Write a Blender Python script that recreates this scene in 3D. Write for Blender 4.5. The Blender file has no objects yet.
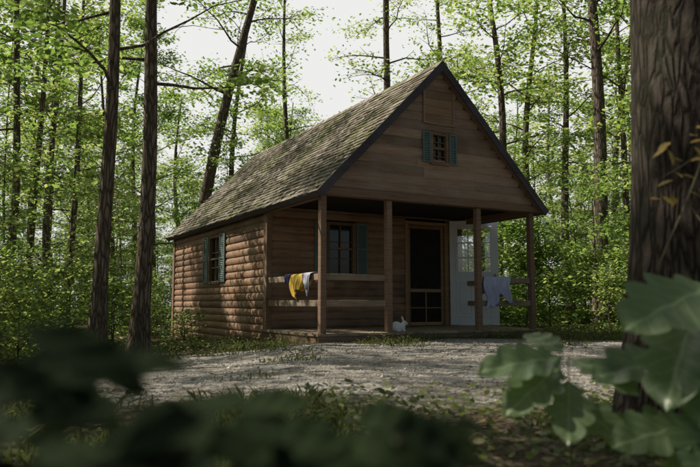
import bpy, math, random
import numpy as np
from mathutils import Vector, noise, Matrix
R=math.radians
scene=bpy.context.scene
scene.view_settings.view_transform='Standard'
scene.view_settings.look='None'
scene.view_settings.exposure=0
col=scene.collection

# ---------------------------------------------------------------- helpers
class MB:
    def __init__(s): s.v=[];s.f=[];s.r=[];s.uv=None
    def add(s,vs,fs,r=None):
        b=len(s.v); s.v+= [tuple(p) for p in vs]
        s.f+= [tuple(i+b for i in f) for f in fs]
        if r is None: r=random.random()
        s.r+=[r]*len(vs)
    def box(s,x0,x1,y0,y1,z0,z1,m=None,r=None):
        vs=[(x0,y0,z0),(x1,y0,z0),(x1,y1,z0),(x0,y1,z0),(x0,y0,z1),(x1,y0,z1),(x1,y1,z1),(x0,y1,z1)]
        if m: vs=[m(*p) for p in vs]
        s.add(vs,[(0,3,2,1),(4,5,6,7),(0,1,5,4),(1,2,6,5),(2,3,7,6),(3,0,4,7)],r)
    def tube(s,pts,rad,n=8,cap=True,r=None):
        pts=[Vector(p) for p in pts]; vs=[];fs=[]
        ref=Vector((0.31,0.95,0.1))
        for i,p in enumerate(pts):
            t=(pts[min(i+1,len(pts)-1)]-pts[max(i-1,0)]).normalized()
            a=t.cross(ref)
            if a.length<1e-3: a=t.cross(Vector((1,0,0)))
            a.normalize(); b=t.cross(a)
            for k in range(n):
                q=2*math.pi*k/n
                vs.append(p+(a*math.cos(q)+b*math.sin(q))*rad[i])
        for i in range(len(pts)-1):
            for k in range(n):
                k2=(k+1)%n
                fs.append((i*n+k,i*n+k2,(i+1)*n+k2,(i+1)*n+k))
        if cap:
            fs.append(tuple(range(n))[::-1]); fs.append(tuple(range((len(pts)-1)*n,len(pts)*n)))
        s.add(vs,fs,r)
    def mesh(s,name,smooth=False,fix=False):
        me=bpy.data.meshes.new(name); me.from_pydata(s.v,[],s.f)
        at=me.attributes.new("rnd",'FLOAT','POINT'); at.data.foreach_set('value',s.r)
        if smooth: me.polygons.foreach_set('use_smooth',[True]*len(me.polygons))
        if fix:
            import bmesh
            bm=bmesh.new(); bm.from_mesh(me); bmesh.ops.recalc_face_normals(bm,faces=bm.faces); bm.to_mesh(me); bm.free()
        return me
    def obj(s,name,mat,parent=None,smooth=False,bevel=0,fix=True):
        me=s.mesh(name,smooth,fix); me.materials.append(mat)
        return mkobj(name,me,parent,bevel)
def mkobj(name,me,parent=None,bevel=0):
    o=bpy.data.objects.new(name,me); col.objects.link(o)
    if parent: o.parent=parent
    if bevel:
        b=o.modifiers.new('bev','BEVEL'); b.width=bevel; b.segments=2; b.limit_method='ANGLE'
    return o
def empty(name,loc=(0,0,0),rz=0,parent=None):
    o=bpy.data.objects.new(name,None); col.objects.link(o); o.location=loc; o.rotation_euler=(0,0,rz)
    o.empty_display_size=.1
    if parent:o.parent=parent
    return o
def sm(a,b,x):
    t=min(1,max(0,(x-a)/(b-a))); return t*t*(3-2*t)

# ---------------------------------------------------------------- materials
class NT:
    def __init__(s,name):
        s.m=bpy.data.materials.new(name); s.m.use_nodes=True; s.t=s.m.node_tree; s.t.nodes.clear()
        s.out=s.n('ShaderNodeOutputMaterial')
    def n(s,ty,**k):
        x=s.t.nodes.new(ty)
        for a,b in k.items():
            if a in x.bl_rna.properties: setattr(x,a,b)
        return x
    def l(s,a,b): s.t.links.new(a,b)
    def coords(s,scale=(1,1,1),kind='Object'):
        tc=s.n('ShaderNodeTexCoord'); mp=s.n('ShaderNodeMapping'); mp.inputs['Scale'].default_value=scale
        s.l(tc.outputs[kind],mp.inputs[0]); return mp.outputs[0]
    def noise(s,vec,scale,detail=4,rough=.55,dist=0):
        x=s.n('ShaderNodeTexNoise'); x.inputs['Scale'].default_value=scale; x.inputs['Detail'].default_value=detail
        x.inputs['Roughness'].default_value=rough; x.inputs['Distortion'].default_value=dist
        if vec is not None: s.l(vec,x.inputs['Vector'])
        return x.outputs[0]
    def ramp(s,fac,stops):
        x=s.n('ShaderNodeValToRGB'); e=x.color_ramp.elements
        while len(e)<len(stops): e.new(.5)
        for i,(p,c) in enumerate(stops):
            e[i].position=p; e[i].color=(*c,1) if len(c)==3 else c
        s.l(fac,x.inputs[0]); return x.outputs[0]
    def mix(s,fac,a,b,mode='MIX'):
        x=s.n('ShaderNodeMix',data_type='RGBA'); x.blend_type=mode
        for val,idx in((fac,0),(a,6),(b,7)):
            if isinstance(val,(int,float)): x.inputs[idx].default_value=val
            elif isinstance(val,tuple): x.inputs[idx].default_value=(*val,1)
            else: s.l(val,x.inputs[idx])
        return x.outputs[2]
    def math(s,op,a,b=0,c=0):
        x=s.n('ShaderNodeMath'); x.operation=op
        for i,v in enumerate((a,b,c)):
            if isinstance(v,(int,float)): x.inputs[i].default_value=v
            else: s.l(v,x.inputs[i])
        return x.outputs[0]
    def attr(s,name='rnd'):
        x=s.n('ShaderNodeAttribute'); x.attribute_name=name; return x.outputs['Fac']
    def bump(s,h,strength=.5,dist=.01):
        x=s.n('ShaderNodeBump'); x.inputs['Strength'].default_value=strength; x.inputs['Distance'].default_value=dist
        s.l(h,x.inputs['Height']); return x.outputs[0]
    def pbr(s,color,rough=.8,bump=None,spec=.3,metal=0):
        p=s.n('ShaderNodeBsdfPrincipled')
        if isinstance(color,tuple): p.inputs['Base Color'].default_value=(*color,1)
        else: s.l(color,p.inputs['Base Color'])
        if isinstance(rough,(int,float)): p.inputs['Roughness'].default_value=rough
        else: s.l(rough,p.inputs['Roughness'])
        p.inputs['Specular IOR Level'].default_value=spec; p.inputs['Metallic'].default_value=metal
        if bump is not None: s.l(bump,p.inputs['Normal'])
        return p.outputs[0]
    def done(s,sh): s.l(sh,s.out.inputs[0]); return s.m

def wood(name,dark,light,bump=.4,weather=None):
    t=NT(name); v=t.coords((1.2,1.2,26)); n1=t.noise(v,2.2,6,.65,.6)
    c=t.ramp(n1,[(.3,dark),(.68,light)])
    r=t.attr(); c=t.mix(1,c,t.ramp(r,[(0,(.62,.62,.62)),(1,(1.25,1.2,1.15))]),'MULTIPLY')
    n2=t.noise(t.coords(),1.6,5,.6)
    c=t.mix(t.math('MULTIPLY',t.ramp(n2,[(.42,(0,0,0)),(.7,(1,1,1))]),.5),c,weather or (.22,.16,.12))
    vo=t.n('ShaderNodeTexVoronoi'); vo.inputs['Scale'].default_value=4.5; t.l(t.coords((1,1,2.2)),vo.inputs['Vector'])
    k=t.ramp(vo.outputs['Distance'],[(.03,(1,1,1)),(.09,(0,0,0))])
    c=t.mix(t.math('MULTIPLY',k,.6),c,(.03,.015,.01))
    return t.done(t.pbr(c,.75,t.bump(n1,bump,.006),.25))
M_side=wood('siding_wood',(.17,.092,.06),(.38,.245,.165),weather=(.44,.33,.235))
M_gable=wood('gable_wood',(.23,.145,.105),(.42,.305,.23),weather=(.43,.345,.28))
M_post=wood('post_wood',(.15,.095,.068),(.31,.21,.15))
M_rail=wood('rail_wood',(.25,.175,.12),(.46,.36,.26),weather=(.48,.41,.33))
M_trim=wood('rake_trim',(.065,.053,.065),(.13,.108,.13),weather=(.15,.135,.155))
M_panel=wood('hatch_wood',(.26,.16,.095),(.46,.29,.17),weather=(.42,.31,.21))
def simple(name,c,rough=.6,spec=.3,var=.25,scale=9,metal=0):
    t=NT(name); n=t.noise(t.coords(),scale,5)
    cc=t.mix(n,tuple(x*(1-var) for x in c),tuple(min(1,x*(1+var)) for x in c))
    return t.done(t.pbr(cc,rough,t.bump(n,.2,.004),spec,metal))
M_green=simple('green_shutter',(.15,.21,.20),.65)
M_white=simple('white_paint',(.84,.87,.94),.45,.4,.06,5)
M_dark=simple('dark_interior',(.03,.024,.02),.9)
M_cloth_p=simple('grey_blue_cloth',(.45,.47,.66),.95,.1,.2,14)
M_cloth_y=simple('yellow_cloth',(.8,.55,.12),.95,.1,.2,14)
M_cloth_b=simple('blue_cloth',(.11,.10,.24),.95,.1,.3,14)
M_cloth_w=simple('pale_cloth',(.55,.56,.66),.95,.1,.2,14)
M_fur=simple('white_fur',(.85,.84,.83),.95,.1,.1,40)
M_pink=simple('ear_pink',(.6,.35,.33),.9,.1,.1,40)
M_black=simple('black_fabric',(.018,.018,.022),.7,.3,.3,20)
t=NT('window_glass'); gl=t.pbr((.015,.02,.018),.06,None,.8)
M_glass=t.done(gl)
t=NT('door_glass'); g=t.n('ShaderNodeBsdfGlossy'); g.inputs['Roughness'].default_value=.03; tr=t.n('ShaderNodeBsdfTransparent')
mx=t.n('ShaderNodeMixShader'); mx.inputs[0].default_value=.3; t.l(tr.outputs[0],mx.inputs[1]); t.l(g.outputs[0],mx.inputs[2]); M_dglass=t.done(mx.outputs[0])
t=NT('insect_screen'); d=t.n('ShaderNodeBsdfDiffuse'); d.inputs[0].default_value=(.05,.045,.045,1); tr=t.n('ShaderNodeBsdfTransparent')
mx=t.n('ShaderNodeMixShader'); mx.inputs[0].default_value=.5; t.l(tr.outputs[0],mx.inputs[1]); t.l(d.outputs[0],mx.inputs[2]); M_screen=t.done(mx.outputs[0])

# roof
t=NT('mossy_shingles'); v=t.coords()
n1=t.noise(v,.9,6,.7); n2=t.noise(t.coords((1,9,1)),1.4,5,.6); n3=t.noise(v,28,3,.6)
c=t.ramp(t.attr(),[(0,(.20,.17,.135)),(.5,(.31,.275,.225)),(1,(.45,.41,.35))])
c=t.mix(t.math('MULTIPLY',t.ramp(n1,[(.47,(0,0,0)),(.60,(1,1,1))]),.7),c,(.19,.205,.08))
c=t.mix(t.math('MULTIPLY',t.ramp(n2,[(.48,(0,0,0)),(.64,(1,1,1))]),.6),c,(.09,.078,.06))
c=t.mix(.5,c,t.ramp(n3,[(.3,(.45,.45,.45)),(.7,(1.4,1.4,1.4))]),'MULTIPLY')
M_roof=t.done(t.pbr(c,.92,t.bump(n3,.6,.012),.15))

# leaves
def leafmat(name,stops,tstops,tf=.5,ob=.25,spec=.3):
    t=NT(name); r=t.attr(); oi=t.n('ShaderNodeObjectInfo')
    f=t.math('ADD',t.math('MULTIPLY',r,1-ob),t.math('MULTIPLY',oi.outputs['Random'],ob))
    c=t.ramp(f,stops); c2=t.ramp(f,tstops)
    p=t.pbr(c,.5,None,spec); tl=t.n('ShaderNodeBsdfTranslucent'); t.l(c2,tl.inputs[0])
    mx=t.n('ShaderNodeMixShader'); mx.inputs[0].default_value=tf; t.l(p,mx.inputs[1]); t.l(tl.outputs[0],mx.inputs[2])
    return t.done(mx.outputs[0])
M_leaf=leafmat('canopy_leaves',[(0,(.035,.07,.02)),(.6,(.065,.115,.032)),(1,(.12,.155,.055))],
               [(0,(.13,.25,.035)),(.55,(.36,.54,.10)),(1,(.82,.84,.25))],.56,.35)
M_leaf2=leafmat('understory_leaves',[(0,(.035,.075,.024)),(.6,(.07,.12,.038)),(1,(.13,.165,.065))],
               [(0,(.15,.28,.05)),(.55,(.38,.56,.12)),(1,(.82,.84,.27))],.53,.35)
M_grass=leafmat('grass_blades',[(0,(.045,.065,.022)),(.7,(.09,.115,.038)),(1,(.18,.165,.08))],
               [(0,(.16,.23,.05)),(1,(.38,.42,.12))],.35)
M_litter=leafmat('leaf_litter',[(0,(.055,.042,.03)),(.5,(.13,.095,.062)),(.85,(.24,.18,.12)),(1,(.3,.26,.13))],
               [(0,(.1,.05,.02)),(1,(.3,.2,.06))],.15)
def bigleaf(name,a,b,tc,tf=.35,rough=.38,spec=.5):
    t=NT(name); tc_=t.n('ShaderNodeUVMap'); sp=t.n('ShaderNodeSeparateXYZ'); t.l(tc_.outputs[0],sp.inputs[0])
    x=t.math('ABSOLUTE',t.math('SUBTRACT',sp.outputs[0],.5)); y=sp.outputs[1]
    mid=t.math('LESS_THAN',x,.022)
    w=t.math('FRACT',t.math('MULTIPLY',t.math('SUBTRACT',y,t.math('MULTIPLY',x,.45)),8))
    sv=t.math('LESS_THAN',w,.11)
    vein=t.math('MAXIMUM',mid,t.math('MULTIPLY',sv,.6))
    n=t.noise(t.coords(),30,4); base=t.mix(n,a,b)
    base=t.mix(.35,base,t.ramp(t.attr(),[(0,(.5,.6,.5)),(1,(1.4,1.3,1.2))]),'MULTIPLY')
    c=t.mix(t.math('MULTIPLY',vein,.6),base,tuple(min(1,q*2.2) for q in b))
    p=t.pbr(c,rough,t.bump(t.math('SUBTRACT',w,vein),.35,.002),spec)
    tl=t.n('ShaderNodeBsdfTranslucent'); tl.inputs[0].default_value=(*tc,1)
    mx=t.n('ShaderNodeMixShader'); mx.inputs[0].default_value=tf; t.l(p,mx.inputs[1]); t.l(tl.outputs[0],mx.inputs[2])
    return t.done(mx.outputs[0])
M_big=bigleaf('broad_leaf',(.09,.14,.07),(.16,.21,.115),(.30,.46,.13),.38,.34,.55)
M_bigshade=bigleaf('shaded_broad_leaf',(.012,.021,.009),(.021,.034,.013),(.014,.032,.007),.2,.75,.06)  # near shrub leaves: shade is put into this darker green
M_autumn=bigleaf('turning_leaf',(.20,.15,.04),(.32,.24,.07),(.45,.34,.08),.45)

def bark(name,a,b,sc=1,bs=1.0,st=.16):
    t=NT(name); v=t.coords((1,1,st))
    n0=t.noise(t.coords((1,1,.35)),3*sc,3)
    vo=t.n('ShaderNodeTexVoronoi'); vo.feature='DISTANCE_TO_EDGE'; vo.inputs['Scale'].default_value=22*sc
    vm=t.n('ShaderNodeVectorMath'); vm.operation='ADD'; t.l(v,vm.inputs[0])
    nn=t.n('ShaderNodeTexNoise'); nn.inputs['Scale'].default_value=7*sc; nn.inputs['Detail'].default_value=4; t.l(v,nn.inputs['Vector'])
    vs=t.n('ShaderNodeVectorMath'); vs.operation='SCALE'; vs.inputs['Scale'].default_value=.12/sc; t.l(nn.outputs['Color'],vs.inputs[0]); t.l(vs.outputs[0],vm.inputs[1])
    t.l(vm.outputs[0],vo.inputs['Vector'])
    e=t.ramp(vo.outputs['Distance'],[(0,(0,0,0)),(.22,(.8,.8,.8)),(.5,(1,1,1))])
    n2=t.noise(t.coords((1,1,.4)),60*sc,5,.7); h=t.math('ADD',e,t.math('MULTIPLY',n2,.9))
    c=t.ramp(t.math('MULTIPLY',h,.55),[(.15,tuple(x*.2 for x in a)),(.5,a),(.9,b)])
    c=t.mix(t.math('MULTIPLY',t.ramp(n0,[(.5,(0,0,0)),(.7,(1,1,1))]),.35),c,(.10,.11,.07))
    return t.done(t.pbr(c,.9,t.bump(h,bs,.02/sc),.15))
M_bark=bark('tree_bark',(.18,.135,.103),(.36,.295,.24),1)
M_barkbig=bark('oak_bark',(.055,.042,.034),(.13,.104,.086),1.25,1.0,.22)

# ---------------------------------------------------------------- terrain
def gh(x,y):
    z=-.085*min(4.2,max(0,-.35-x))*sm(1.5,8,y)
    z+=.035*noise.noise(Vector((x*.5,y*.5,0)))+.012*noise.noise(Vector((x*2.3,y*2.3,3)))
    return z
def gravel(x,y):
    d=((x-1.2)/5.0)**2+((y-6.5-.12*x)/2.9)**2
    e=noise.noise(Vector((x*.7,y*.9,7)))*.55+noise.noise(Vector((x*2.5,y*2.5,2)))*.25
    return sm(1.35,.65,d+e)
N=300
sx=np.linspace(-1,1,N)
gx=(9*sx+170*np.sign(sx)*np.abs(sx)**4); gy=gx+6
vs=[];gm=[]
for j in range(N):
    for i in range(N):
        x=float(gx[i]);y=float(gy[j]); vs.append((x,y,gh(x,y))); gm.append(gravel(x,y) if abs(x)<12 and abs(y-7)<8 else 0)
fs=[(j*N+i,j*N+i+1,(j+1)*N+i+1,(j+1)*N+i) for j in range(N-1) for i in range(N-1)]
me=bpy.data.meshes.new('ground'); me.from_pydata(vs,[],fs); me.polygons.foreach_set('use_smooth',[True]*len(fs))
me.attributes.new('gravel','FLOAT','POINT').data.foreach_set('value',gm)
t=NT('forest_floor'); v=t.coords()
n1=t.noise(v,1.3,6,.65); n2=t.noise(v,18,5,.7); n3=t.noise(v,70,3,.6)
soil=t.ramp(n2,[(.3,(.05,.038,.028)),(.55,(.125,.095,.067)),(.75,(.22,.165,.12))])
moss=t.ramp(n2,[(.3,(.04,.05,.02)),(.7,(.10,.12,.045))])
c=t.mix(t.ramp(n1,[(.44,(0,0,0)),(.62,(1,1,1))]),soil,moss)
vo=t.n('ShaderNodeTexVoronoi'); vo.inputs['Scale'].default_value=38; t.l(v,vo.inputs['Vector'])
gc=t.ramp(vo.outputs['Color'],[(0,(.28,.26,.235)),(.5,(.43,.405,.375)),(1,(.60,.575,.54))])
gc=t.mix(.6,gc,t.ramp(n2,[(.3,(.4,.38,.35)),(.7,(1.2,1.17,1.13))]),'MULTIPLY')
gc=t.mix(t.math('MULTIPLY',t.ramp(n1,[(.46,(0,0,0)),(.64,(1,1,1))]),.65),gc,(.21,.17,.13))
c=t.mix(t.attr('gravel'),c,gc)
h=t.math('ADD',t.math('ADD',n2,t.math('MULTIPLY',n3,.5)),t.math('MULTIPLY',vo.outputs['Distance'],-.6))
me.materials.append(t.done(t.pbr(c,.95,t.bump(h,.9,.03),.1)))
mkobj('ground',me)

# ---------------------------------------------------------------- leaf geometry
def leaf_mesh(name,C,size,rng,mat,tilt=.45,wid=.27,droop=.15):
    n=len(C); az=rng.uniform(0,2*np.pi,n); L=size*rng.uniform(.6,1.25,n)
    d=np.stack([np.cos(az),np.sin(az),rng.normal(-droop,tilt,n)],1); d/=np.linalg.norm(d,axis=1)[:,None]
    s=np.stack([-np.sin(az),np.cos(az),rng.normal(0,tilt,n)],1); s-=d*(s*d).sum(1)[:,None]; s/=np.linalg.norm(s,axis=1)[:,None]
    prof=[(0,0),(.28,wid),(.65,wid*.85),(1,0),(.65,-wid*.85),(.28,-wid)]
    V=np.stack([C+d*(L*a)[:,None]+s*(L*b)[:,None] for a,b in prof],1).reshape(-1,3)
    F=np.arange(n*6).reshape(n,6)
    me=bpy.data.meshes.new(name); me.from_pydata(V.tolist(),[],F.tolist())
    me.attributes.new('rnd','FLOAT','POINT').data.foreach_set('value',np.repeat(rng.uniform(0,1,n),6).astype(np.float32))
    me.materials.append(mat); return me

def tree_meshes(seed,H,r,cb,crad,nl,nleaf,lsize,mat,lean=(0,0),spread=.38,flat=.35,top=1.0,wob=.12,fork=False,nseg=10,mbark=None,up=.5,keepf=.8):
    rng=np.random.default_rng(seed); mb=MB()
    ph=rng.uniform(0,6.28,4)
    def tp(z):
        return Vector((lean[0]*z+wob*math.sin(z*.45+ph[0])*min(1,z/3),lean[1]*z+wob*math.sin(z*.38+ph[1])*min(1,z/3),z))
    K=22; zs=[-.3]+[H*(i/K)**1.15 for i in range(0,K+1)]
    def tr(z): 
        q=max(0,z)/H; return r*(1-.82*q)+r*.55*math.exp(-max(0,z)/(.25+r))
    mb.tube([tp(z) for z in zs],[tr(z) for z in zs],nseg)
    cl=[]
    if fork:
        z0=cb*.8; a=rng.uniform(0,6.28); p0=tp(z0)
        def tp2(z): return p0+Vector((math.cos(a)*.28*(z-z0),math.sin(a)*.1*(z-z0),z-z0))
        mb.tube([tp2(z0+i*(H*.9-z0)/8) for i in range(9)],[tr(z0)*.75*(1-.1*i) for i in range(9)],8)
    ga=rng.uniform(0,6.28)
    for i in range(nl):
        q=(i+rng.uniform(0,1))/nl; z0=cb+(H*top-cb)*q; ga+=2.4+rng.uniform(-.4,.4)
        L=crad*(1-.62*q)*rng.uniform(.65,1.15)*(0.55+.45*min(1,q*5+.3))
        el=rng.uniform(.05,up)+q*.5
        d=Vector((math.cos(ga)*math.cos(el),math.sin(ga)*math.cos(el),math.sin(el))); p=tp(z0); pts=[p.copy()]; rr=[tr(z0)*.26+.004]
        ns=6
        for k in range(ns):
            d=(d+Vector(rng.normal(0,.17,3))+Vector((0,0,-.04))).normalized(); p=p+d*(L/ns); pts.append(p.copy()); rr.append(rr[0]*(1-(k+1)/ns*.85))
            if k>=1: cl.append((p.copy(),spread*(.7+.1*k)))
            if k>=1:
                for sg in (-1,1):
                    if rng.uniform()<.8:
                        sd=Vector((-d.y*sg,d.x*sg,rng.uniform(-.2,.3)))+d*rng.uniform(.3,1); sd.normalize()
                        l2=L*.42*rng.uniform(.5,1.1)*(1-.09*k); pp=[p.copy()]
                        for _ in range(3):
                            sd=(sd+Vector(rng.normal(0,.15,3))).normalized(); pp.append(pp[-1]+sd*l2/3)
                        mb.tube(pp,[rr[-1]*.55,rr[-1]*.4,rr[-1]*.28,.003],4,False)
                        cl.append((pp[2],spread*.8)); cl.append((pp[3],spread))
        mb.tube(pts,rr,6)
    me=mb.mesh('trunk_%d'%seed,True); me.materials.append(mbark or M_bark)
    P=np.array([c[0] for c in cl]); S=np.array([c[1] for c in cl])
    keep=rng.uniform(0,1,len(P))<keepf; P=P[keep];S=S[keep]
    wgt=rng.uniform(.4,1.5,len(P)); wgt/=wgt.sum()
    idx=rng.choice(len(P),nleaf,p=wgt); g=rng.normal(0,1,(nleaf,3))*np.stack([S[idx],S[idx],S[idx]*flat],1)
    lm=leaf_mesh('leaves_%d'%seed,P[idx]+g,lsize,rng,mat)
    return me,lm

BIG=[tree_meshes(10+i,[12,13,11,14,12.5][i],.14,[2.4,3.6,2.0,4.2,3.0][i],[3.2,2.8,3.5,3.0,3.3][i],21,[4700,4200,5000,4200,4700][i],.145,M_leaf,spread=.30,keepf=.36,wob=.22) for i in range(5)]
SAP=[tree_meshes(30+i,[4.5,5.5,3.6,6.5][i],.03,[.7,1.0,.5,1.3][i],[1.5,1.8,1.3,1.9][i],15,[2100,2600,1700,2900][i],.092,M_leaf2,spread=.2,flat=.22,wob=.08,nseg=6,up=.35,keepf=.55) for i in range(4)]
BUSH=[tree_meshes(50+i,[1.1,1.5,.8][i],.014,.1,[.8,.9,.7][i],12,[1000,1250,800][i],.08,M_leaf2,spread=.15,flat=.4,wob=.05,nseg=5,up=.8) for i in range(3)]

def place(pair,name,loc,s=1,rz=0,parent=None,sr=None,tilt=0):
    o=mkobj(name,pair[0],parent); o.location=loc; o.rotation_euler=(random.uniform(-tilt,tilt),random.uniform(-tilt,tilt),rz); o.scale=(sr or s,sr or s,s)
    c=mkobj('foliage',pair[1],o); return o

random.seed(4)
heroes=[('oak_tree',-3.16,8.6,.105,11,3.0,(0.0,.0),101,False,2700,15,.14),
        ('oak_tree',-2.86,9.3,.12,12,3.5,(.012,0),102,False,2700,15,.14),
        ('oak_tree',-5.1,20,.22,15,6.0,(.215,0),103,False,2200,16,.28),
        ('oak_tree',5.9,16,.19,15,6.2,(0,0),104,False,3000,18,.4),
        ('maple_tree',7.1,22,.15,14,5,(.0,0),105,False,3200,18,.4),
        ('maple_tree',8.1,20,.12,14,5,(.01,0),106,False,3200,18,.4),
        ('maple_tree',3.25,24,.16,16,5.5,(-.005,0),107,False,3400,19,.45),
        ('oak_tree',.95,22,.19,16,6.0,(.03,0),108,True,3600,19,.45),
        ('maple_tree',-7.1,16,.1,12,3.4,(.0,0),109,False,2500,17,.13),
        ('maple_tree',-8.3,20,.12,13,4,(.02,0),110,False,2200,15,.25),
        ('maple_tree',-6.1,12,.085,11,3.2,(.01,0),111,False,2500,16,.12),
        ('maple_tree',-6.6,14,.08,12,4,(.01,0),114,False,2400,15,.12),
        ('maple_tree',-2.2,26,.15,15,5.5,(-.03,0),113,False,3400,18,.55)]
for nm,x,y,r,H,cb,ln,sd,fk,nlf,nlm,kf in heroes:
    pr=tree_meshes(sd,H,r,cb,2.9,nlm,nlf,.12,M_leaf,lean=ln,fork=fk,wob=.10,nseg=14,keepf=kf,spread=.27)
    place(pr,nm,(x,y,gh(x,y)))
pr=tree_meshes(140,15,.235,4.6,3.2,18,3800,.14,M_leaf,lean=(.004,0),wob=.02,nseg=40,mbark=M_barkbig,keepf=.5)
place(pr,'oak_tree',(1.355,2.62,gh(1.355,2.62)))

def inhouse(x,y,m=1.0):
    dx,dy=x+.387,y-9.46; a=R(29.4); u=dx*math.cos(a)+dy*math.sin(a); v=-dx*math.sin(a)+dy*math.cos(a)
    return -m<u<3.95+m and -m-.3<v<7.7+m
forest=empty('distant_trees')
pts=[]
tries=0
while len(pts)<105 and tries<6000:
    tries+=1
    y=15+60*random.random()**1.2; x=random.uniform(-.66*y-3,.66*y+3)
    if inhouse(x,y,2.5): continue
    if abs(x+.01*y)<.028*y+1.4: continue
    if .10*y<x<.20*y and y<27: continue
    if -12<x<-1 and y<21: continue
    if any((x-a)**2+(y-b)**2<(2.7+y*.032)**2 for a,b in pts): continue
    pts.append((x,y))
for x,y in pts:
    s=random.uniform(.85,1.2)
    place(random.choice(BIG),'tree',(x,y,gh(x,y)-.05),s,random.uniform(0,6.28),forest,s*random.uniform(.8,1.3),tilt=.07)
around=empty('unseen_shade_trees')  # trees added out of view to shade the foreground and dapple the gravel
for x,y in [(-17,0),(-15,-5),(-6,-9),(-1,-11),(5,-9),(11,-4),(12,5),(10,10.5),(14,14),(-10,-4),(-5.6,3.4),(-6.5,0),(-13.5,11),(-12.5,15.5),(-8.4,8.2)]:
    s=random.uniform(.85,1.05); place(random.choice(BIG),'tree',(x,y,gh(x,y)-.05),s,random.uniform(0,6.28),around,tilt=.05)

under=empty('forest_undergrowth')
for k in range(125):
    y=random.uniform(15,44); x=random.uniform(-.6*y-2,.6*y+2)
    if inhouse(x,y,1.8): continue
    place(random.choice(SAP),'sapling',(x,y,gh(x,y)-.03),random.uniform(.7,1.2),random.uniform(0,6.28),under,tilt=.1)
for k in range(190):
    y=random.uniform(12.5,36); x=random.uniform(-.58*y-2,.58*y+2)
    if inhouse(x,y,.8): continue
    place(random.choice(BUSH),'bush',(x,y,gh(x,y)-.03),random.uniform(.7,1.6),random.uniform(0,6.28),under)
for x,y,i,s in [(-5.6,9.2,0,1.0),(-4.6,11.2,1,1.0),(-4.3,8.0,2,.8),(-6.6,13,3,1.0),(5.8,11.5,1,.95),(6.6,14,3,1),(5.0,18,0,1.1),(4.9,13.6,2,.9),(7.2,10.5,0,1.1),(-5.0,13.6,2,1.0),(-6.2,10.6,1,.9)]:
    place(SAP[i],'maple_sapling',(x,y,gh(x,y)-.03),s,random.uniform(0,6.28))
for x,y,i,s in [(-3.9,8.1,0,.8),(-4.6,9.0,1,.9),(-3.6,10.4,0,.9),(-5.3,10.2,2,1),(-2.7,11.2,2,.7),(5.1,10.6,0,.7),(5.9,9.7,1,.7),(4.5,11.9,1,.7),(6.7,11.6,1,1.1),(5.4,13.2,1,1.1),
    (-4.2,9.6,0,.9),(-4.6,10.6,1,1.0),(-4.0,11.6,0,1.0),(-3.8,7.1,0,.65),(-4.5,7.8,2,.9),(-5.2,8.6,1,1.0),(-5.8,11.3,1,1.1),(-4.6,12.6,1,1.1),(-5.6,12.4,0,1.2),(-3.3,7.8,2,.6)]:
    place(BUSH[i],'shrub',(x,y,gh(x,y)-.02),s,random.uniform(0,6.28))

# ---------------------------------------------------------------- ground cover
rng=np.random.default_rng(5)
V=[];F=[];A=[]
cnt=0
while cnt<28000:
    y=2.0+13*rng.uniform()**1.1; x=rng.uniform(-.62*y-1,.62*y+1)
    if inhouse(x,y,.0): continue
    g=gravel(x,y)
    p=(.18+1.5*noise.noise(Vector((x*.9,y*.9,11)))+.2*sm(6,9,y)-g*.7)
    if rng.uniform()>p: continue
    z=gh(x,y); h=rng.uniform(.025,.08)*(1.2-g*.6); a=rng.uniform(0,6.28); w=rng.uniform(.003,.006)*(1+y*.08); bx,by=rng.normal(0,.6,2)*h
    b=len(V); V+=[(x-w*math.cos(a),y-w*math.sin(a),z-.01),(x+w*math.cos(a),y+w*math.sin(a),z-.01),(x+bx*.4+w*.6*math.cos(a),y+by*.4+w*.6*math.sin(a),z+h*.6),(x+bx,y+by,z+h),(x+bx*.4-w*.6*math.cos(a),y+by*.4-w*.6*math.sin(a),z+h*.6)]
    F.append((b,b+1,b+2,b+3,b+4)); A+=[rng.uniform()]*5; cnt+=1
me=bpy.data.meshes.new('grass'); me.from_pydata(V,[],F); me.attributes.new('rnd','FLOAT','POINT').data.foreach_set('value',A); me.materials.append(M_grass); mkobj('grass',me)
C=[]
while len(C)<9500:
    y=2+16*rng.uniform()**.95; x=rng.uniform(-.65*y-1,.65*y+1)
    if inhouse(x,y,.0): continue
    if gravel(x,y)>.4 and rng.uniform()<.6: continue
    C.append((x,y,gh(x,y)+.012+rng.uniform(0,.012)))
mkobj('fallen_leaves',leaf_mesh('fallen_leaves',np.array(C),.042,rng,M_litter,.22,.3,0))
C=[]
while len(C)<15000:
    y=2+14*rng.uniform()**1.1; x=rng.uniform(-.62*y-1,.62*y+1)
    if inhouse(x,y,.0) or gravel(x,y)>.25: continue
    if noise.noise(Vector((x*.6,y*.6,31)))<-.08: continue
    C.append((x,y,gh(x,y)+rng.uniform(.02,.14)))
mkobj('ground_plants',leaf_mesh('ground_plants',np.array(C),.04,rng,M_grass,.4,.3,.1))
mb=MB(); st=0
t=NT('gravel_stone'); c=t.ramp(t.attr(),[(0,(.22,.2,.175)),(.6,(.42,.395,.365)),(1,(.62,.6,.57))]); M_stone=t.done(t.pbr(c,.9,None,.2))
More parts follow.
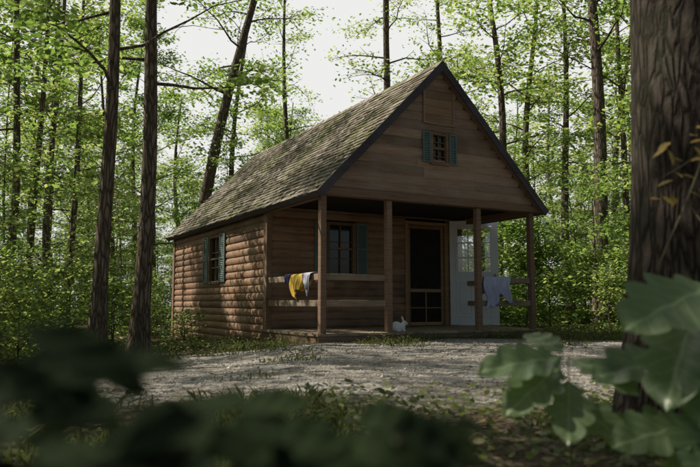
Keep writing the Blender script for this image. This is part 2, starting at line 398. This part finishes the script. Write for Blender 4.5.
while st<8000:
    y=3+6.5*rng.uniform()**1.1; x=rng.uniform(-4,6)
    if gravel(x,y)<.3+.5*rng.uniform() or inhouse(x,y,.05): continue
    s=rng.uniform(.005,.015)*(1.7 if rng.uniform()<.06 else 1); z=gh(x,y)+s*.2; q=rng.uniform(.6,1.2,6)*s
    a=rng.uniform(0,6.28); ca,sa=math.cos(a),math.sin(a)
    P=[(q[0],0,0),(-q[1],0,0),(0,q[2],0),(0,-q[3],0),(0,0,q[4]*.7),(0,0,-s)]
    mb.add([(x+p[0]*ca-p[1]*sa,y+p[0]*sa+p[1]*ca,z+p[2]) for p in P],[(0,2,4),(2,1,4),(1,3,4),(3,0,4)]); st+=1
mb.obj('gravel',M_stone,fix=False)

# ---------------------------------------------------------------- cabin
W=3.95; LEN=7.65; PD=1.95; PF=.1
EZ=2.05; PZ=4.24; OV=.17
cabin=empty('log_cabin',(-.387,9.46,0),R(29.4))
front=lambda y0:(lambda s,d,z:(s,y0-d,z))
left=lambda s,d,z:(-d,s,z)
right=lambda s,d,z:(W+d,s,z)
back=lambda s,d,z:(s,LEN+d,z)
def siding(name,m,z0,z1,h,ivals,mat,bulge=.026,par=cabin):
    mb=MB(); n=int(math.ceil((z1-z0)/h)); K=7
    for i in range(n):
        a=z0+i*h; b=min(a+h,z1)
        for (s0,s1) in ivals(a,b):
            if s1-s0<.02: continue
            segs=[s0]; 
            if s1-s0>2.6: segs.append(s0+(s1-s0)*random.uniform(.3,.7))
            segs.append(s1)
            for q in range(len(segs)-1):
                e0,e1=segs[q]+(.0015 if q else 0),segs[q+1]
                vs=[]
                jt=random.uniform(-.002,.002)
                for e in (e0,e1):
                    for k in range(K):
                        tt=k/(K-1); dd=.004+(bulge+jt)*(math.sin(math.pi*tt)**.6 if 0<tt<1 else 0)
                        vs.append(m(e,dd,a+(b-a)*tt))
                fs=[(k,k+1,K+k+1,K+k) for k in range(K-1)]
                fs+=[tuple(range(K)),tuple(range(K,2*K))]
                mb.add(vs,fs)
    return mb.obj(name,mat,par)
def sub(iv,a,b,ops):
    mz=(a+b)/2
    for (s0,s1,z0,z1) in ops:
        if z0<mz<z1:
            nv=[]
            for p,q in iv:
                if s0>p: nv.append((p,min(q,s0)))
                if s1<q: nv.append((max(p,s1),q))
            iv=nv
    return iv
def cut(L0,L1,ops): return lambda a,b: sub([(L0,L1)],a,b,ops)
RH=.132
WF=(1.07,1.63,1.0,1.92); DR=(2.71,3.62,0,2.02)
WS=(4.30,4.98,.92,1.86)
WG=(W/2-.16,W/2+.16,2.66,3.14)
siding('porch_wall',front(PD),PF,2.12,RH,cut(.0,W,[WF,DR]),M_side)
siding('side_wall',left,-.5,2.12,RH,cut(PD,LEN,[WS]),M_side)
siding('far_side_wall',right,-.5,2.12,RH,cut(PD,LEN,[]),M_side)
run=W/2+OV
def gi(off,ops=[]):
    return lambda a,b: sub([((b-EZ)/(PZ-EZ)*run-OV+off, W-((b-EZ)/(PZ-EZ)*run-OV+off))],a,b,ops)
siding('gable_wall',front(-.07),2.14,4.14,.145,gi(.0,[WG]),M_gable,.018)
siding('back_wall',back,-.5,2.12,RH,cut(0,W,[]),M_side)
siding('back_gable_wall',back,2.12,4.14,RH,gi(.06),M_side)
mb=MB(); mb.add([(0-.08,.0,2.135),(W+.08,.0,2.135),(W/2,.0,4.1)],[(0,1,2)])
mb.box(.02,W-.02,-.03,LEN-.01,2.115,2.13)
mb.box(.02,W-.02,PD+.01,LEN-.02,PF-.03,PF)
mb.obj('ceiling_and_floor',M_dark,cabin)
mb=MB(); n=26
for i in range(n):
    a=-.12+(W+.24)*i/n; mb.box(a+.003,a+(W+.24)/n-.003,-.1,PD-.01,PF-.035,PF-.001)
mb.obj('porch_deck',M_rail,cabin)
mb=MB(); mb.box(-.1,W+.1,-.085,-.045,-.06,PF-.037); mb.box(-.1,-.06,-.04,PD,-.3,PF-.037); mb.box(W+.06,W+.1,-.04,PD,-.3,PF-.037)
for x in (.0,1.3,2.6,3.9): mb.box(x-.08,x+.08,.02,.2,-.3,PF-.04)
mb.obj('porch_skirt',M_post,cabin,bevel=.004)
mb=MB()
for x in (.0,1.09,2.78,3.92):
    mb.box(x-.045,x+.045,-.045,.045,PF,2.03)
mb.obj('porch_posts',M_post,cabin,bevel=.006)
mb=MB(); mb.box(-.14,W+.14,-.105,.05,2.032,2.138); mb.box(-.045,.045,.052,PD-.05,2.0,2.11); mb.box(W-.045,W+.045,.052,PD-.05,2.0,2.11)
mb.obj('porch_beams',M_post,cabin,bevel=.005)
mb=MB()
mb.box(-.05,.045,PD-.052,PD+.09,-.5,2.11); mb.box(-.05,.05,LEN-.09,LEN+.05,-.5,2.11); mb.box(W-.045,W+.05,PD-.052,PD+.05,-.5,2.11); mb.box(W-.05,W+.05,LEN-.05,LEN+.05,-.5,2.11)
mb.obj('corner_boards',M_side,cabin,bevel=.006)
mb=MB()
for z in (.84,.47):
    mb.box(.046,1.044,-.02,.02,z,z+.09)
    mb.box(2.826,3.874,-.02,.02,z,z+.09)
    mb.box(-.02,.02,.046,PD-.053,z,z+.09)
    mb.box(W-.05,W-.01,.046,PD-.053,z,z+.09)
mb.obj('porch_rails',M_rail,cabin,bevel=.006)
def roof_side(sgn,name):
    mb=MB(); n=26; nt=58; y0,y1=-.2,LEN+.18
    sl=math.hypot(run,PZ-EZ); nx,nz=-(PZ-EZ)/sl,run/sl
    def P(s,y,lift):
        q=s/sl; x=-OV+run*q; z=EZ+(PZ-EZ)*q
        lift+=.016*noise.noise(Vector((s*1.1,y*.8,sgn)))-.05*math.sin(math.pi*q)*math.sin(math.pi*(y-y0)/(y1-y0))
        x+=nx*lift; z+=nz*lift
        return (x if sgn<0 else W-x,y,z)
    for i in range(n):
        s0=sl*i/n-.012*(i==0); s1=sl*(i+1)/n+.02; off=random.random()
        ys=[y0]+sorted(y0+(y1-y0)*min(1,max(0,(k+off)/nt))+random.uniform(-.02,.02) for k in range(nt) if .01<(k+off)/nt<.99)+[y1]
        for k in range(len(ys)-1):
            a,b=ys[k]+.002,ys[k+1]-.002; jl=random.uniform(-.012,.008); up=random.uniform(.016,.03)
            mb.add([P(s0+jl,a,up),P(s0+jl,b,up),P(s1,b,.004),P(s1,a,.004),P(s0+jl,a,-.004),P(s0+jl,b,-.004)],[(0,1,2,3),(4,5,1,0)])
    mb.obj(name,M_roof,cabin)
    mb=MB()
    K=12
    for i in range(K):
        for j in range(K):
            a0,a1=sl*i/K,sl*(i+1)/K; b0,b1=y0+.01+(y1-y0-.02)*j/K,y0+.01+(y1-y0-.02)*(j+1)/K
            for lf in (-.012,-.06): mb.add([P(a0,b0,lf),P(a1,b0,lf),P(a1,b1,lf),P(a0,b1,lf)],[(0,1,2,3)],.5)
    mb.obj(name+'_sheathing',M_post,cabin,fix=False)
    mb=MB()
    for yy0,yy1 in ((y0-.022,y0+.006),(y1-.006,y1+.022)):
        def Q(s,l): 
            q=s/sl; x=-OV+run*q+nx*l; z=EZ+(PZ-EZ)*q+nz*l; return (x if sgn<0 else W-x, z)
        c=[Q(-.02,.02),Q(sl,.02),Q(sl,-.095),Q(-.02,-.095)]
        e=W/2; c[1]=(e,PZ+.02*math.sqrt(2)); c[2]=(e,PZ-.095*math.sqrt(2))
        vs=[(x,yy0,z) for x,z in c]+[(x,yy1,z) for x,z in c]
        mb.add(vs,[(0,1,2,3),(4,5,6,7),(0,1,5,4),(2,3,7,6),(3,0,4,7)])
    a=Q(-.0,-.005); b=Q(-.0,-.085); dx=-.02 if sgn<0 else .02
    vs=[(a[0],y0+.01,a[1]),(a[0],y1-.01,a[1]),(b[0],y1-.01,b[1]),(b[0],y0+.01,b[1])]
    vs+=[(p[0]+dx,p[1],p[2]) for p in vs]
    mb.add(vs,[(0,1,2,3),(4,5,6,7),(0,1,5,4),(1,2,6,5),(2,3,7,6),(3,0,4,7)])
    mb.obj(name+'_trim',M_trim,cabin)
roof_side(-1,'roof_left'); roof_side(1,'roof_right')
mb=MB()
for k in range(34):
    a=-.2+(LEN+.38)*k/34; b=a+(LEN+.38)/34+.02; u=random.uniform(0,.006)
    mb.add([(W/2-.1,a,PZ-.08+u),(W/2-.1,b,PZ-.085),(W/2,a,PZ+.032+u),(W/2,b,PZ+.026),(W/2+.1,a,PZ-.08+u),(W/2+.1,b,PZ-.085)],[(0,1,3,2),(2,3,5,4)])
mb.obj('ridge_cap',M_roof,cabin)

def window(name,m,s0,s1,z0,z1,shw,fr=.05,muntin=(2,3),framemat=None):
    fm=framemat or M_post; e=empty(name,parent=cabin)
    mb=MB(); o=.045
    mb.box(s0-.01,s0+fr,-.04,o,z0,z1,m); mb.box(s1-fr,s1+.01,-.04,o,z0,z1,m)
    mb.box(s0+fr+.001,s1-fr-.001,-.04,o-.003,z1-fr,z1,m); mb.box(s0-.02,s1+.02,-.04,o+.02,z0-.03,z0+.02,m)
    zm=(z0+z1)/2; mb.box(s0+fr+.001,s1-fr-.001,-.03,.02,zm-.018,zm+.018,m)
    mb.obj('frame',fm,e,bevel=.003)
    mb=MB()
    for i in range(1,muntin[0]): 
        x=s0+fr+(s1-s0-2*fr)*i/muntin[0]; mb.box(x-.007,x+.007,-.022,.008,z0+.021,z1-fr-.001,m)
    for i in range(1,muntin[1]):
        z=z0+(z1-z0-fr)*i/muntin[1]
        if abs(z-zm)>.03: mb.box(s0+fr+.001,s1-fr-.001,-.02,.006,z-.006,z+.006,m)
    mb.obj('muntins',fm,e)
    mb=MB(); mb.box(s0+.01,s1-.01,-.035,-.025,z0+.01,z1-.01,m); mb.obj('glass',M_glass,e)
    mb=MB()
    for a,b in ((s0-.02-shw,s0-.02),(s1+.02,s1+.02+shw)):
        t0,t1=.035,.058; w=.035 if shw>.15 else .02
        mb.box(a,a+w,t0,t1,z0,z1,m); mb.box(b-w,b,t0,t1,z0,z1,m)
        for zz in (z0,(z0+z1)/2-w/2,z1-w): mb.box(a+w+.0005,b-w-.0005,t0,t1-.002,zz,zz+w,m)
        ns=int((z1-z0)/.035)
        for k in range(ns):
            z=z0+(z1-z0)*(k+.5)/ns
            vs=[m(a+w,t0+.002,z+.014),m(b-w,t0+.002,z+.014),m(b-w,t1-.006,z-.014),m(a+w,t1-.006,z-.014)]
            mb.add(vs,[(0,1,2,3)])
        mb.box(a+w,b-w,t0-.004,t0,z0+w,z1-w,m)
    mb.obj('shutters',M_green,e)
    return e
window('front_window',front(PD),*WF,.22)
window('side_window',left,*WS,.30)
window('gable_window',front(-.07),*WG,.14,fr=.035,muntin=(2,4))
mb=MB(); mm=front(-.07); c0=W/2
for i in range(4):
    z=3.30+.125*i; mb.box(c0-.26,c0+.26,.02,.034,z,z+.122,mm)
mb.obj('gable_hatch',M_panel,cabin,bevel=.003)
mb=MB(); mb.box(c0-.30,c0-.262,.02,.045,3.27,3.83,mm); mb.box(c0+.262,c0+.30,.02,.045,3.27,3.83,mm); mb.box(c0-.26,c0+.26,.02,.043,3.80,3.83,mm); mb.box(c0-.26,c0+.26,.02,.043,3.27,3.298,mm)
mb.obj('hatch_frame',M_gable,cabin,bevel=.003)
m=front(PD); mb=MB()
mb.box(DR[0]-.03,DR[0]+.04,-.08,.05,PF,2.03,m); mb.box(DR[1]-.04,DR[1]+.05,-.08,.05,PF,2.03,m); mb.box(DR[0]+.041,DR[1]-.041,-.08,.048,1.97,2.03,m)
mb.obj('door_frame',M_panel,cabin,bevel=.004)
mb=MB(); a,b=DR[0]+.045,DR[1]-.045
mb.box(a,a+.06,-.02,.01,PF+.01,1.965,m); mb.box(b-.06,b,-.02,.01,PF+.01,1.965,m)
for z in (PF+.01,.72,1.90): mb.box(a+.061,b-.061,-.019,.009,z,z+.06,m)
mb.box((a+b)/2-.012,(a+b)/2+.012,-.018,.008,PF+.071,.719,m)
mb.box(a+.061,b-.061,-.018,.008,.42,.445,m)
mb.obj('screen_door_frame',M_panel,cabin,bevel=.003)
mb=MB(); mb.box(a+.03,b-.03,-.008,-.006,PF+.03,1.93,m); mb.obj('screen_mesh',M_screen,cabin)
door=empty('front_door',(DR[1]+.06,PD-.07,PF+.01),R(-41.4),cabin)
dw,dh=.90,1.96; ds=lambda s,d,z:(s,-d,z)
mb=MB(); g0,g1,h0,h1=.13,dw-.13,.98,1.82
mb.box(0,g0,-.02,.02,0,dh,ds); mb.box(g1,dw,-.02,.02,0,dh,ds); mb.box(g0,g1,-.0199,.0199,h1,dh,ds); mb.box(g0,g1,-.0199,.0199,0,h0,ds)
for i in range(1,3):
    x=g0+(g1-g0)*i/3; mb.box(x-.011,x+.011,-.016,.016,h0,h1,ds); z=h0+(h1-h0)*i/3; mb.box(g0,g1,-.015,.015,z-.011,z+.011,ds)
for x0,x1,z0,z1 in ((g0-.02,g0+.02,h0-.02,h1+.02),(g1-.02,g1+.02,h0-.02,h1+.02),(g0+.02,g1-.02,h1-.015,h1+.02),(g0+.02,g1-.02,h0-.02,h0+.015)):
    mb.box(x0,x1,.0205,.03,z0,z1,ds)
for x0,x1 in ((.12,.42),(.48,.78)):
    for z0,z1 in ((.15,.82),):
        mb.box(x0,x1,.0205,.030,z0,z0+.03,ds);mb.box(x0,x1,.0205,.030,z1-.03,z1,ds);mb.box(x0,x0+.03,.0205,.0302,z0+.03,z1-.03,ds);mb.box(x1-.03,x1,.0205,.0302,z0+.03,z1-.03,ds)
        mb.box(x0+.06,x1-.06,.0205,.032,z0+.06,z1-.06,ds)
mb.obj('door_leaf',M_white,door,bevel=.002)
mb=MB(); mb.box(g0,g1,-.003,.003,h0,h1,ds); mb.obj('door_lites',M_dglass,door)
mb=MB(); mb.tube([ds(dw-.06,.02,.92),ds(dw-.06,.05,.92),ds(dw-.06,.075,.92),ds(dw-.06,.085,.92)],[.012,.012,.03,.015],12); mb.obj('door_knob',simple('brass',(.5,.38,.15),.3,.5,.1,9,1),door)

CM=Matrix.Translation((-.387,9.46,0))@Matrix.Rotation(R(29.4),4,'Z')
def drape(name,m,s0,s1,zt,l_out,l_in,mat,seed,th=.03,parent=None,pinch=.25):
    mb=MB(); nu,nv=40,26; rs=random.Random(seed); ph=[rs.uniform(0,6) for _ in range(4)]
    vs=[]
    for i in range(nu+1):
        u=i/nu; lo=l_out*(1+.28*math.sin(u*5+ph[0])+.12*math.sin(u*13+ph[1])); li=l_in*(1+.2*math.sin(u*6+ph[2]))
        for j in range(nv+1):
            q=j/nv*(lo+li+.06)-li-.03
            fold=.016*math.sin(u*17+ph[3])+.01*math.sin(u*31+ph[1])
            if q<-.03: d=-th-.004+fold*min(1,(-q)*5); z=zt-(-q-.03)
            elif q>.03: d=th+.004+abs(fold)*1.6*min(1,q*6)+.006; z=zt-(q-.03)
            else: d=q/.03*th; z=zt+.012*(1-(q/.03)**2)+.004
            s=s0+(s1-s0)*u+ (.03*math.sin(q*14+ph[2]))*(1 if q>0 else .5)-(u-.5)*pinch*abs(q)
            vs.append(CM@Vector(m(s,d,z)))
    fs=[(i*(nv+1)+j,i*(nv+1)+j+1,(i+1)*(nv+1)+j+1,(i+1)*(nv+1)+j) for i in range(nu) for j in range(nv)]
    mb.add(vs,fs); o=mb.obj(name,mat,None,True,fix=False)
    sd=o.modifiers.new('s','SOLIDIFY'); sd.thickness=.006
    if parent:o.parent=parent
    return o
f0=front(0)
drape('draped_blanket',f0,2.86,3.42,.93,.42,.25,M_cloth_p,3,pinch=.1)
wash=empty('hanging_clothes')
lm=lambda s,d,z:(-d,s,z)
drape('yellow_shirt',lm,.36,1.05,.93,.26,.2,M_cloth_y,5,parent=wash,pinch=1.2)
drape('blue_trim',lm,.90,1.12,.937,.12,.12,M_cloth_b,8,th=.05,parent=wash,pinch=.8)
drape('pale_towel',lm,.20,.50,.937,.24,.1,M_cloth_w,9,th=.05,parent=wash,pinch=.9)
def blob(name,parts,mat,parent=None,vox=.008,loc=(0,0,0),rz=0):
    import bmesh
    bm=bmesh.new()
    for c,s,rot in parts:
        m4=Matrix.Translation(c)@Matrix.Rotation(rot[0],4,'X')@Matrix.Rotation(rot[1],4,'Y')@Matrix.Rotation(rot[2],4,'Z')@Matrix.Diagonal((*s,1))
        bmesh.ops.create_icosphere(bm,subdivisions=3,radius=1,matrix=m4)
    me=bpy.data.meshes.new(name); bm.to_mesh(me); bm.free(); me.materials.append(mat)
    o=mkobj(name,me,parent); r=o.modifiers.new('r','REMESH'); r.mode='VOXEL'; r.voxel_size=vox; r.use_smooth_shade=True
    sm_=o.modifiers.new('s','SMOOTH'); sm_.iterations=4; sm_.factor=.6
    o.location=loc; o.rotation_euler=(0,0,rz); return o
rl=CM@Vector((1.32,.06,PF))
rab=blob('white_rabbit',[((-.05,0,.075),(.085,.062,.075),(0,0,0)),((.03,0,.07),(.06,.048,.06),(0,-.4,0)),((-.055,.04,.05),(.055,.03,.05),(0,0,0)),((-.055,-.04,.05),(.055,.03,.05),(0,0,0)),
  ((.075,0,.125),(.04,.033,.036),(0,.25,0)),((.105,0,.115),(.024,.022,.022),(0,0,0)),((.055,.0,.10),(.035,.03,.045),(0,.3,0)),
  ((.05,.018,.185),(.011,.008,.048),(0,-.35,0)),((.05,-.018,.185),(.011,.008,.048),(0,-.35,0)),
  ((.06,.022,.02),(.03,.013,.018),(0,0,0)),((.06,-.022,.02),(.03,.013,.018),(0,0,0)),((.052,.022,.045),(.013,.013,.04),(0,0,0)),((.052,-.022,.045),(.013,.013,.04),(0,0,0)),((-.03,.05,.014),(.05,.016,.014),(0,0,0)),((-.03,-.05,.014),(.05,.016,.014),(0,0,0)),
  ((-.138,0,.05),(.024,.022,.022),(0,0,0))],M_fur,None,.006,rl,R(15))
for s in (-1,1):
    e=blob('eye',[((.092,.027*s,.133),(.006,.004,.006),(0,0,0))],M_black,rab,.0015)
blob('nose',[((.128,0,.118),(.004,.005,.004),(0,0,0))],M_pink,rab,.0015)

# ---------------------------------------------------------------- foreground plants
def bigleaf_mesh(mb,uvs,base,tip,width,lobed,normal=(0,-.4,1),droop=.15,rnd=None):
    base=Vector(base);tip=Vector(tip); d=tip-base; L=d.length; d.normalize(); nrm=Vector(normal); s=d.cross(nrm).normalized(); n=s.cross(d).normalized()
    NT_=36; NC=8; vs=[]
    for i in range(NT_+1):
        q=i/NT_
        w=width*.5*(math.sin(math.pi*min(1,q*.97+.03))**.75)
        if lobed: w*=.62+.42*(abs(math.sin(math.pi*(q*4.0+.1)))**.7)
        else: w*=1.0-.25*q+.04*math.sin(q*60)
        if q<.04: w*=q/.04
        for k in range(-NC//2,NC//2+1):
            c=k/(NC/2)
            fw=.16*L*abs(c)*(1-q)*(1 if lobed else .6)
            cup=.18*abs(c)*w+.012*L*math.sin(q*23+c*4)
            p=base+d*(q*L+fw*.5)+s*(c*w)+n*(cup-droop*L*q*q)
            vs.append(p); uvs.append((.5+c*.5*w/(width*.5+1e-6),q))
    fs=[(i*(NC+1)+k,i*(NC+1)+k+1,(i+1)*(NC+1)+k+1,(i+1)*(NC+1)+k) for i in range(NT_) for k in range(NC)]
    mb.add(vs,fs,rnd)
def plant(name,leaves,stems,mat,stemmat,rnd=None):
    mb=MB(); uv=[]
    for l in leaves: bigleaf_mesh(mb,uv,*l)
    me=mb.mesh(name,True); me.materials.append(mat); ul=me.uv_layers.new(name='UVMap')
    li=np.zeros(len(me.loops),dtype=np.int32); me.loops.foreach_get('vertex_index',li)
    ul.data.foreach_set('uv',np.array(uv,dtype=np.float32)[li].ravel())
    mb2=MB()
    for pts,r0 in stems: mb2.tube(pts,[r0*(1-.6*i/(len(pts)-1)) for i in range(len(pts))],7)
    o=mb2.obj(name,stemmat,None,True); lo=mkobj('leaves',me,o); return o
M_stem=simple('stem',(.10,.09,.05),.7)
k=1.35
def S(p): return (p[0]*k,p[1]*k,.52+(p[2]-.52)*k)
rl_=[
 ((.60,1.12,.55),(.41,1.02,.495),.14,True,(-.2,-.9,1),.1),
 ((.58,1.15,.50),(.45,1.0,.40),.13,True,(-.3,-.4,1),.2),
 ((.62,1.1,.47),(.50,1.0,.36),.13,True,(-.5,-.8,1),.15),
 ((.58,1.2,.42),(.40,1.12,.42),.11,True,(.2,-.5,1),.15),
 ((.58,1.1,.36),(.50,1.0,.27),.12,True,(0,-.8,1),.1),
 ((.66,1.2,.40),(.58,1.05,.30),.12,True,(-.5,-.4,1),.1),
 ((.55,1.1,.33),(.40,1.05,.32),.10,True,(-.2,-.8,1),.15),
 ((.62,1.1,.33),(.46,1.02,.25),.11,True,(.3,-.5,1),.15),
 ((.64,1.15,.52),(.56,1.1,.45),.10,True,(-.2,-.3,1),.1),
 ((.70,1.2,.50),(.60,1.1,.40),.11,True,(.3,-.5,1),.1)]
plant('oak_sapling',[(S(a),S(b),w*k,l,n_,d_) for a,b,w,l,n_,d_ in rl_],
 [([S(p)[:2]+(0,) if i==0 else S(p) for i,p in enumerate([(.60,1.22,0),(.615,1.2,.2),(.60,1.17,.38),(.60,1.13,.55)])],.007),([S(p) for p in [(.60,1.17,.38),(.59,1.18,.41),(.57,1.2,.42)]],.003),([S(p) for p in [(.61,1.18,.3),(.60,1.14,.34),(.58,1.1,.36)]],.003),([S(p) for p in [(.60,1.15,.45),(.62,1.12,.46),(.63,1.14,.52)]],.003)],M_big,M_stem)
sl_=[
 ((.375,1.2,.425),(.215,1.12,.425),.085,True,(0,-.9,1),.15),
 ((.37,1.2,.41),(.25,1.1,.365),.085,True,(-.1,-.8,1),.2),
 ((.38,1.2,.425),(.46,1.1,.39),.08,True,(.1,-.7,1),.15),
 ((.38,1.2,.39),(.34,1.08,.31),.08,True,(0,-.9,1),.1),
 ((.38,1.22,.43),(.33,1.3,.47),.06,True,(0,-.7,1),.1),
 ((.38,1.2,.36),(.44,1.1,.30),.08,True,(0,-.7,1),.1)]
plant('oak_seedling',[(S(a),S(b),w*k,l,n_,d_) for a,b,w,l,n_,d_ in sl_],
 [([(.54,1.7,0),(.53,1.68,.2),S((.38,1.2,.43))],.004)],M_big,M_stem)
rs=random.Random(12); L=[]
def near(x0,x1,z0,z1,n,y0=.36,y1=.62):
    for _ in range(n):
        y=rs.uniform(y0,y1); q=y/.45; x=rs.uniform(x0,x1)*q; z=.52+(rs.uniform(z0,z1)-.52)*q
        a=rs.uniform(0,6.28); l=rs.uniform(.06,.09); L.append(((x,y,z),(x+l*math.cos(a),y+l*.5*math.sin(a),z+rs.uniform(-.035,.01)),rs.uniform(.04,.055),False,(rs.uniform(-.3,.3),-.5,1),.1))
near(-.26,-.19,.44,.507,22); near(-.20,-.03,.41,.455,28); near(-.03,.07,.405,.445,18)
near(-.26,.09,.34,.415,110)
stm=[([(x,.6,0),(x+.02,.56,.2),(x+.01,.5,.36),(x-.02,.46,.43)],.004) for x in (-.26,-.18,-.1,-.02,.05)]
plant('broadleaf_shrub',L,stm,M_bigshade,M_stem)
tw=[([(1.32,2.3,1.35),(1.12,2.1,1.0),(1.0,2.0,.82),(.86,1.9,.62)],.005),([(1.12,2.1,1.0),(1.03,2.1,.94),(.95,2.05,.90)],.003),([(1.0,2.0,.82),(1.05,1.95,.70),(1.06,1.9,.6)],.003)]
al=[]
for _ in range(20):
    x=.94+rs.uniform(-.02,.14); z=rs.uniform(.82,1.05); a=rs.uniform(0,6.28); al.append(((x,2.0,z),(x+.05*math.cos(a),2.0+.03*math.sin(a),z-rs.uniform(0,.04)),.026,False,(0,-.5,1),.1))
plant('leafy_twig',al,tw,M_autumn,M_stem)

# ---------------------------------------------------------------- light, sky, camera
sd=Vector((-.85,.17,1.05)).normalized()
sun=bpy.data.lights.new('sun','SUN'); sun.energy=5; sun.angle=R(.5); sun.color=(1,.92,.78)
so=bpy.data.objects.new('sun',sun); col.objects.link(so); so.rotation_euler=sd.to_track_quat('Z','Y').to_euler(); so.location=(-10,8,20)
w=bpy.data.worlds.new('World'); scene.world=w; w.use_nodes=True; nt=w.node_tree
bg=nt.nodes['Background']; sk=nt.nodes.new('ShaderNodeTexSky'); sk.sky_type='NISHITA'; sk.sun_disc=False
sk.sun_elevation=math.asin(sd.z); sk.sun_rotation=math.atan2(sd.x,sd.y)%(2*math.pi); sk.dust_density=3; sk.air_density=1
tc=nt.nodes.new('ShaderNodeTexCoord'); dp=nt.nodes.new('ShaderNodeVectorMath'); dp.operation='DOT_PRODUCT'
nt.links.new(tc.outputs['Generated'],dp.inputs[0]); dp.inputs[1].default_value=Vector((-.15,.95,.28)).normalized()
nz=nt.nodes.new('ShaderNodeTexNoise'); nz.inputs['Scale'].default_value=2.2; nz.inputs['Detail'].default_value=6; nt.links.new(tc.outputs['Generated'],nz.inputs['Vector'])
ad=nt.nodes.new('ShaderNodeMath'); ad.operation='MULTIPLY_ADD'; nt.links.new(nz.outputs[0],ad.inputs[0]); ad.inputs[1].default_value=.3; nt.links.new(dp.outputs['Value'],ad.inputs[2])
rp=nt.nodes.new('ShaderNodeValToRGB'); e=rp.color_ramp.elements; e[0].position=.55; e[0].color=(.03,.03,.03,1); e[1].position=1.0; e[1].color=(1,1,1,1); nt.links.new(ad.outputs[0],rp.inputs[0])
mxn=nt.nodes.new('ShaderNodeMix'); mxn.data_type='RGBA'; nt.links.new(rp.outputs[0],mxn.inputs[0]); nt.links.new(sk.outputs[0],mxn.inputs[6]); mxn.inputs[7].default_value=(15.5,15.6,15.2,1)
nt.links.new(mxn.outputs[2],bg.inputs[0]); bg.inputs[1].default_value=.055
cam=bpy.data.cameras.new('camera'); co=bpy.data.objects.new('camera',cam); col.objects.link(co)
cam.lens=35; cam.sensor_width=36; cam.clip_end=600; cam.clip_start=.02
co.location=(0,0,.52); co.rotation_euler=(R(90+5.83),0,0)
cam.dof.use_dof=True; cam.dof.focus_distance=10; cam.dof.aperture_fstop=3.2
scene.camera=co
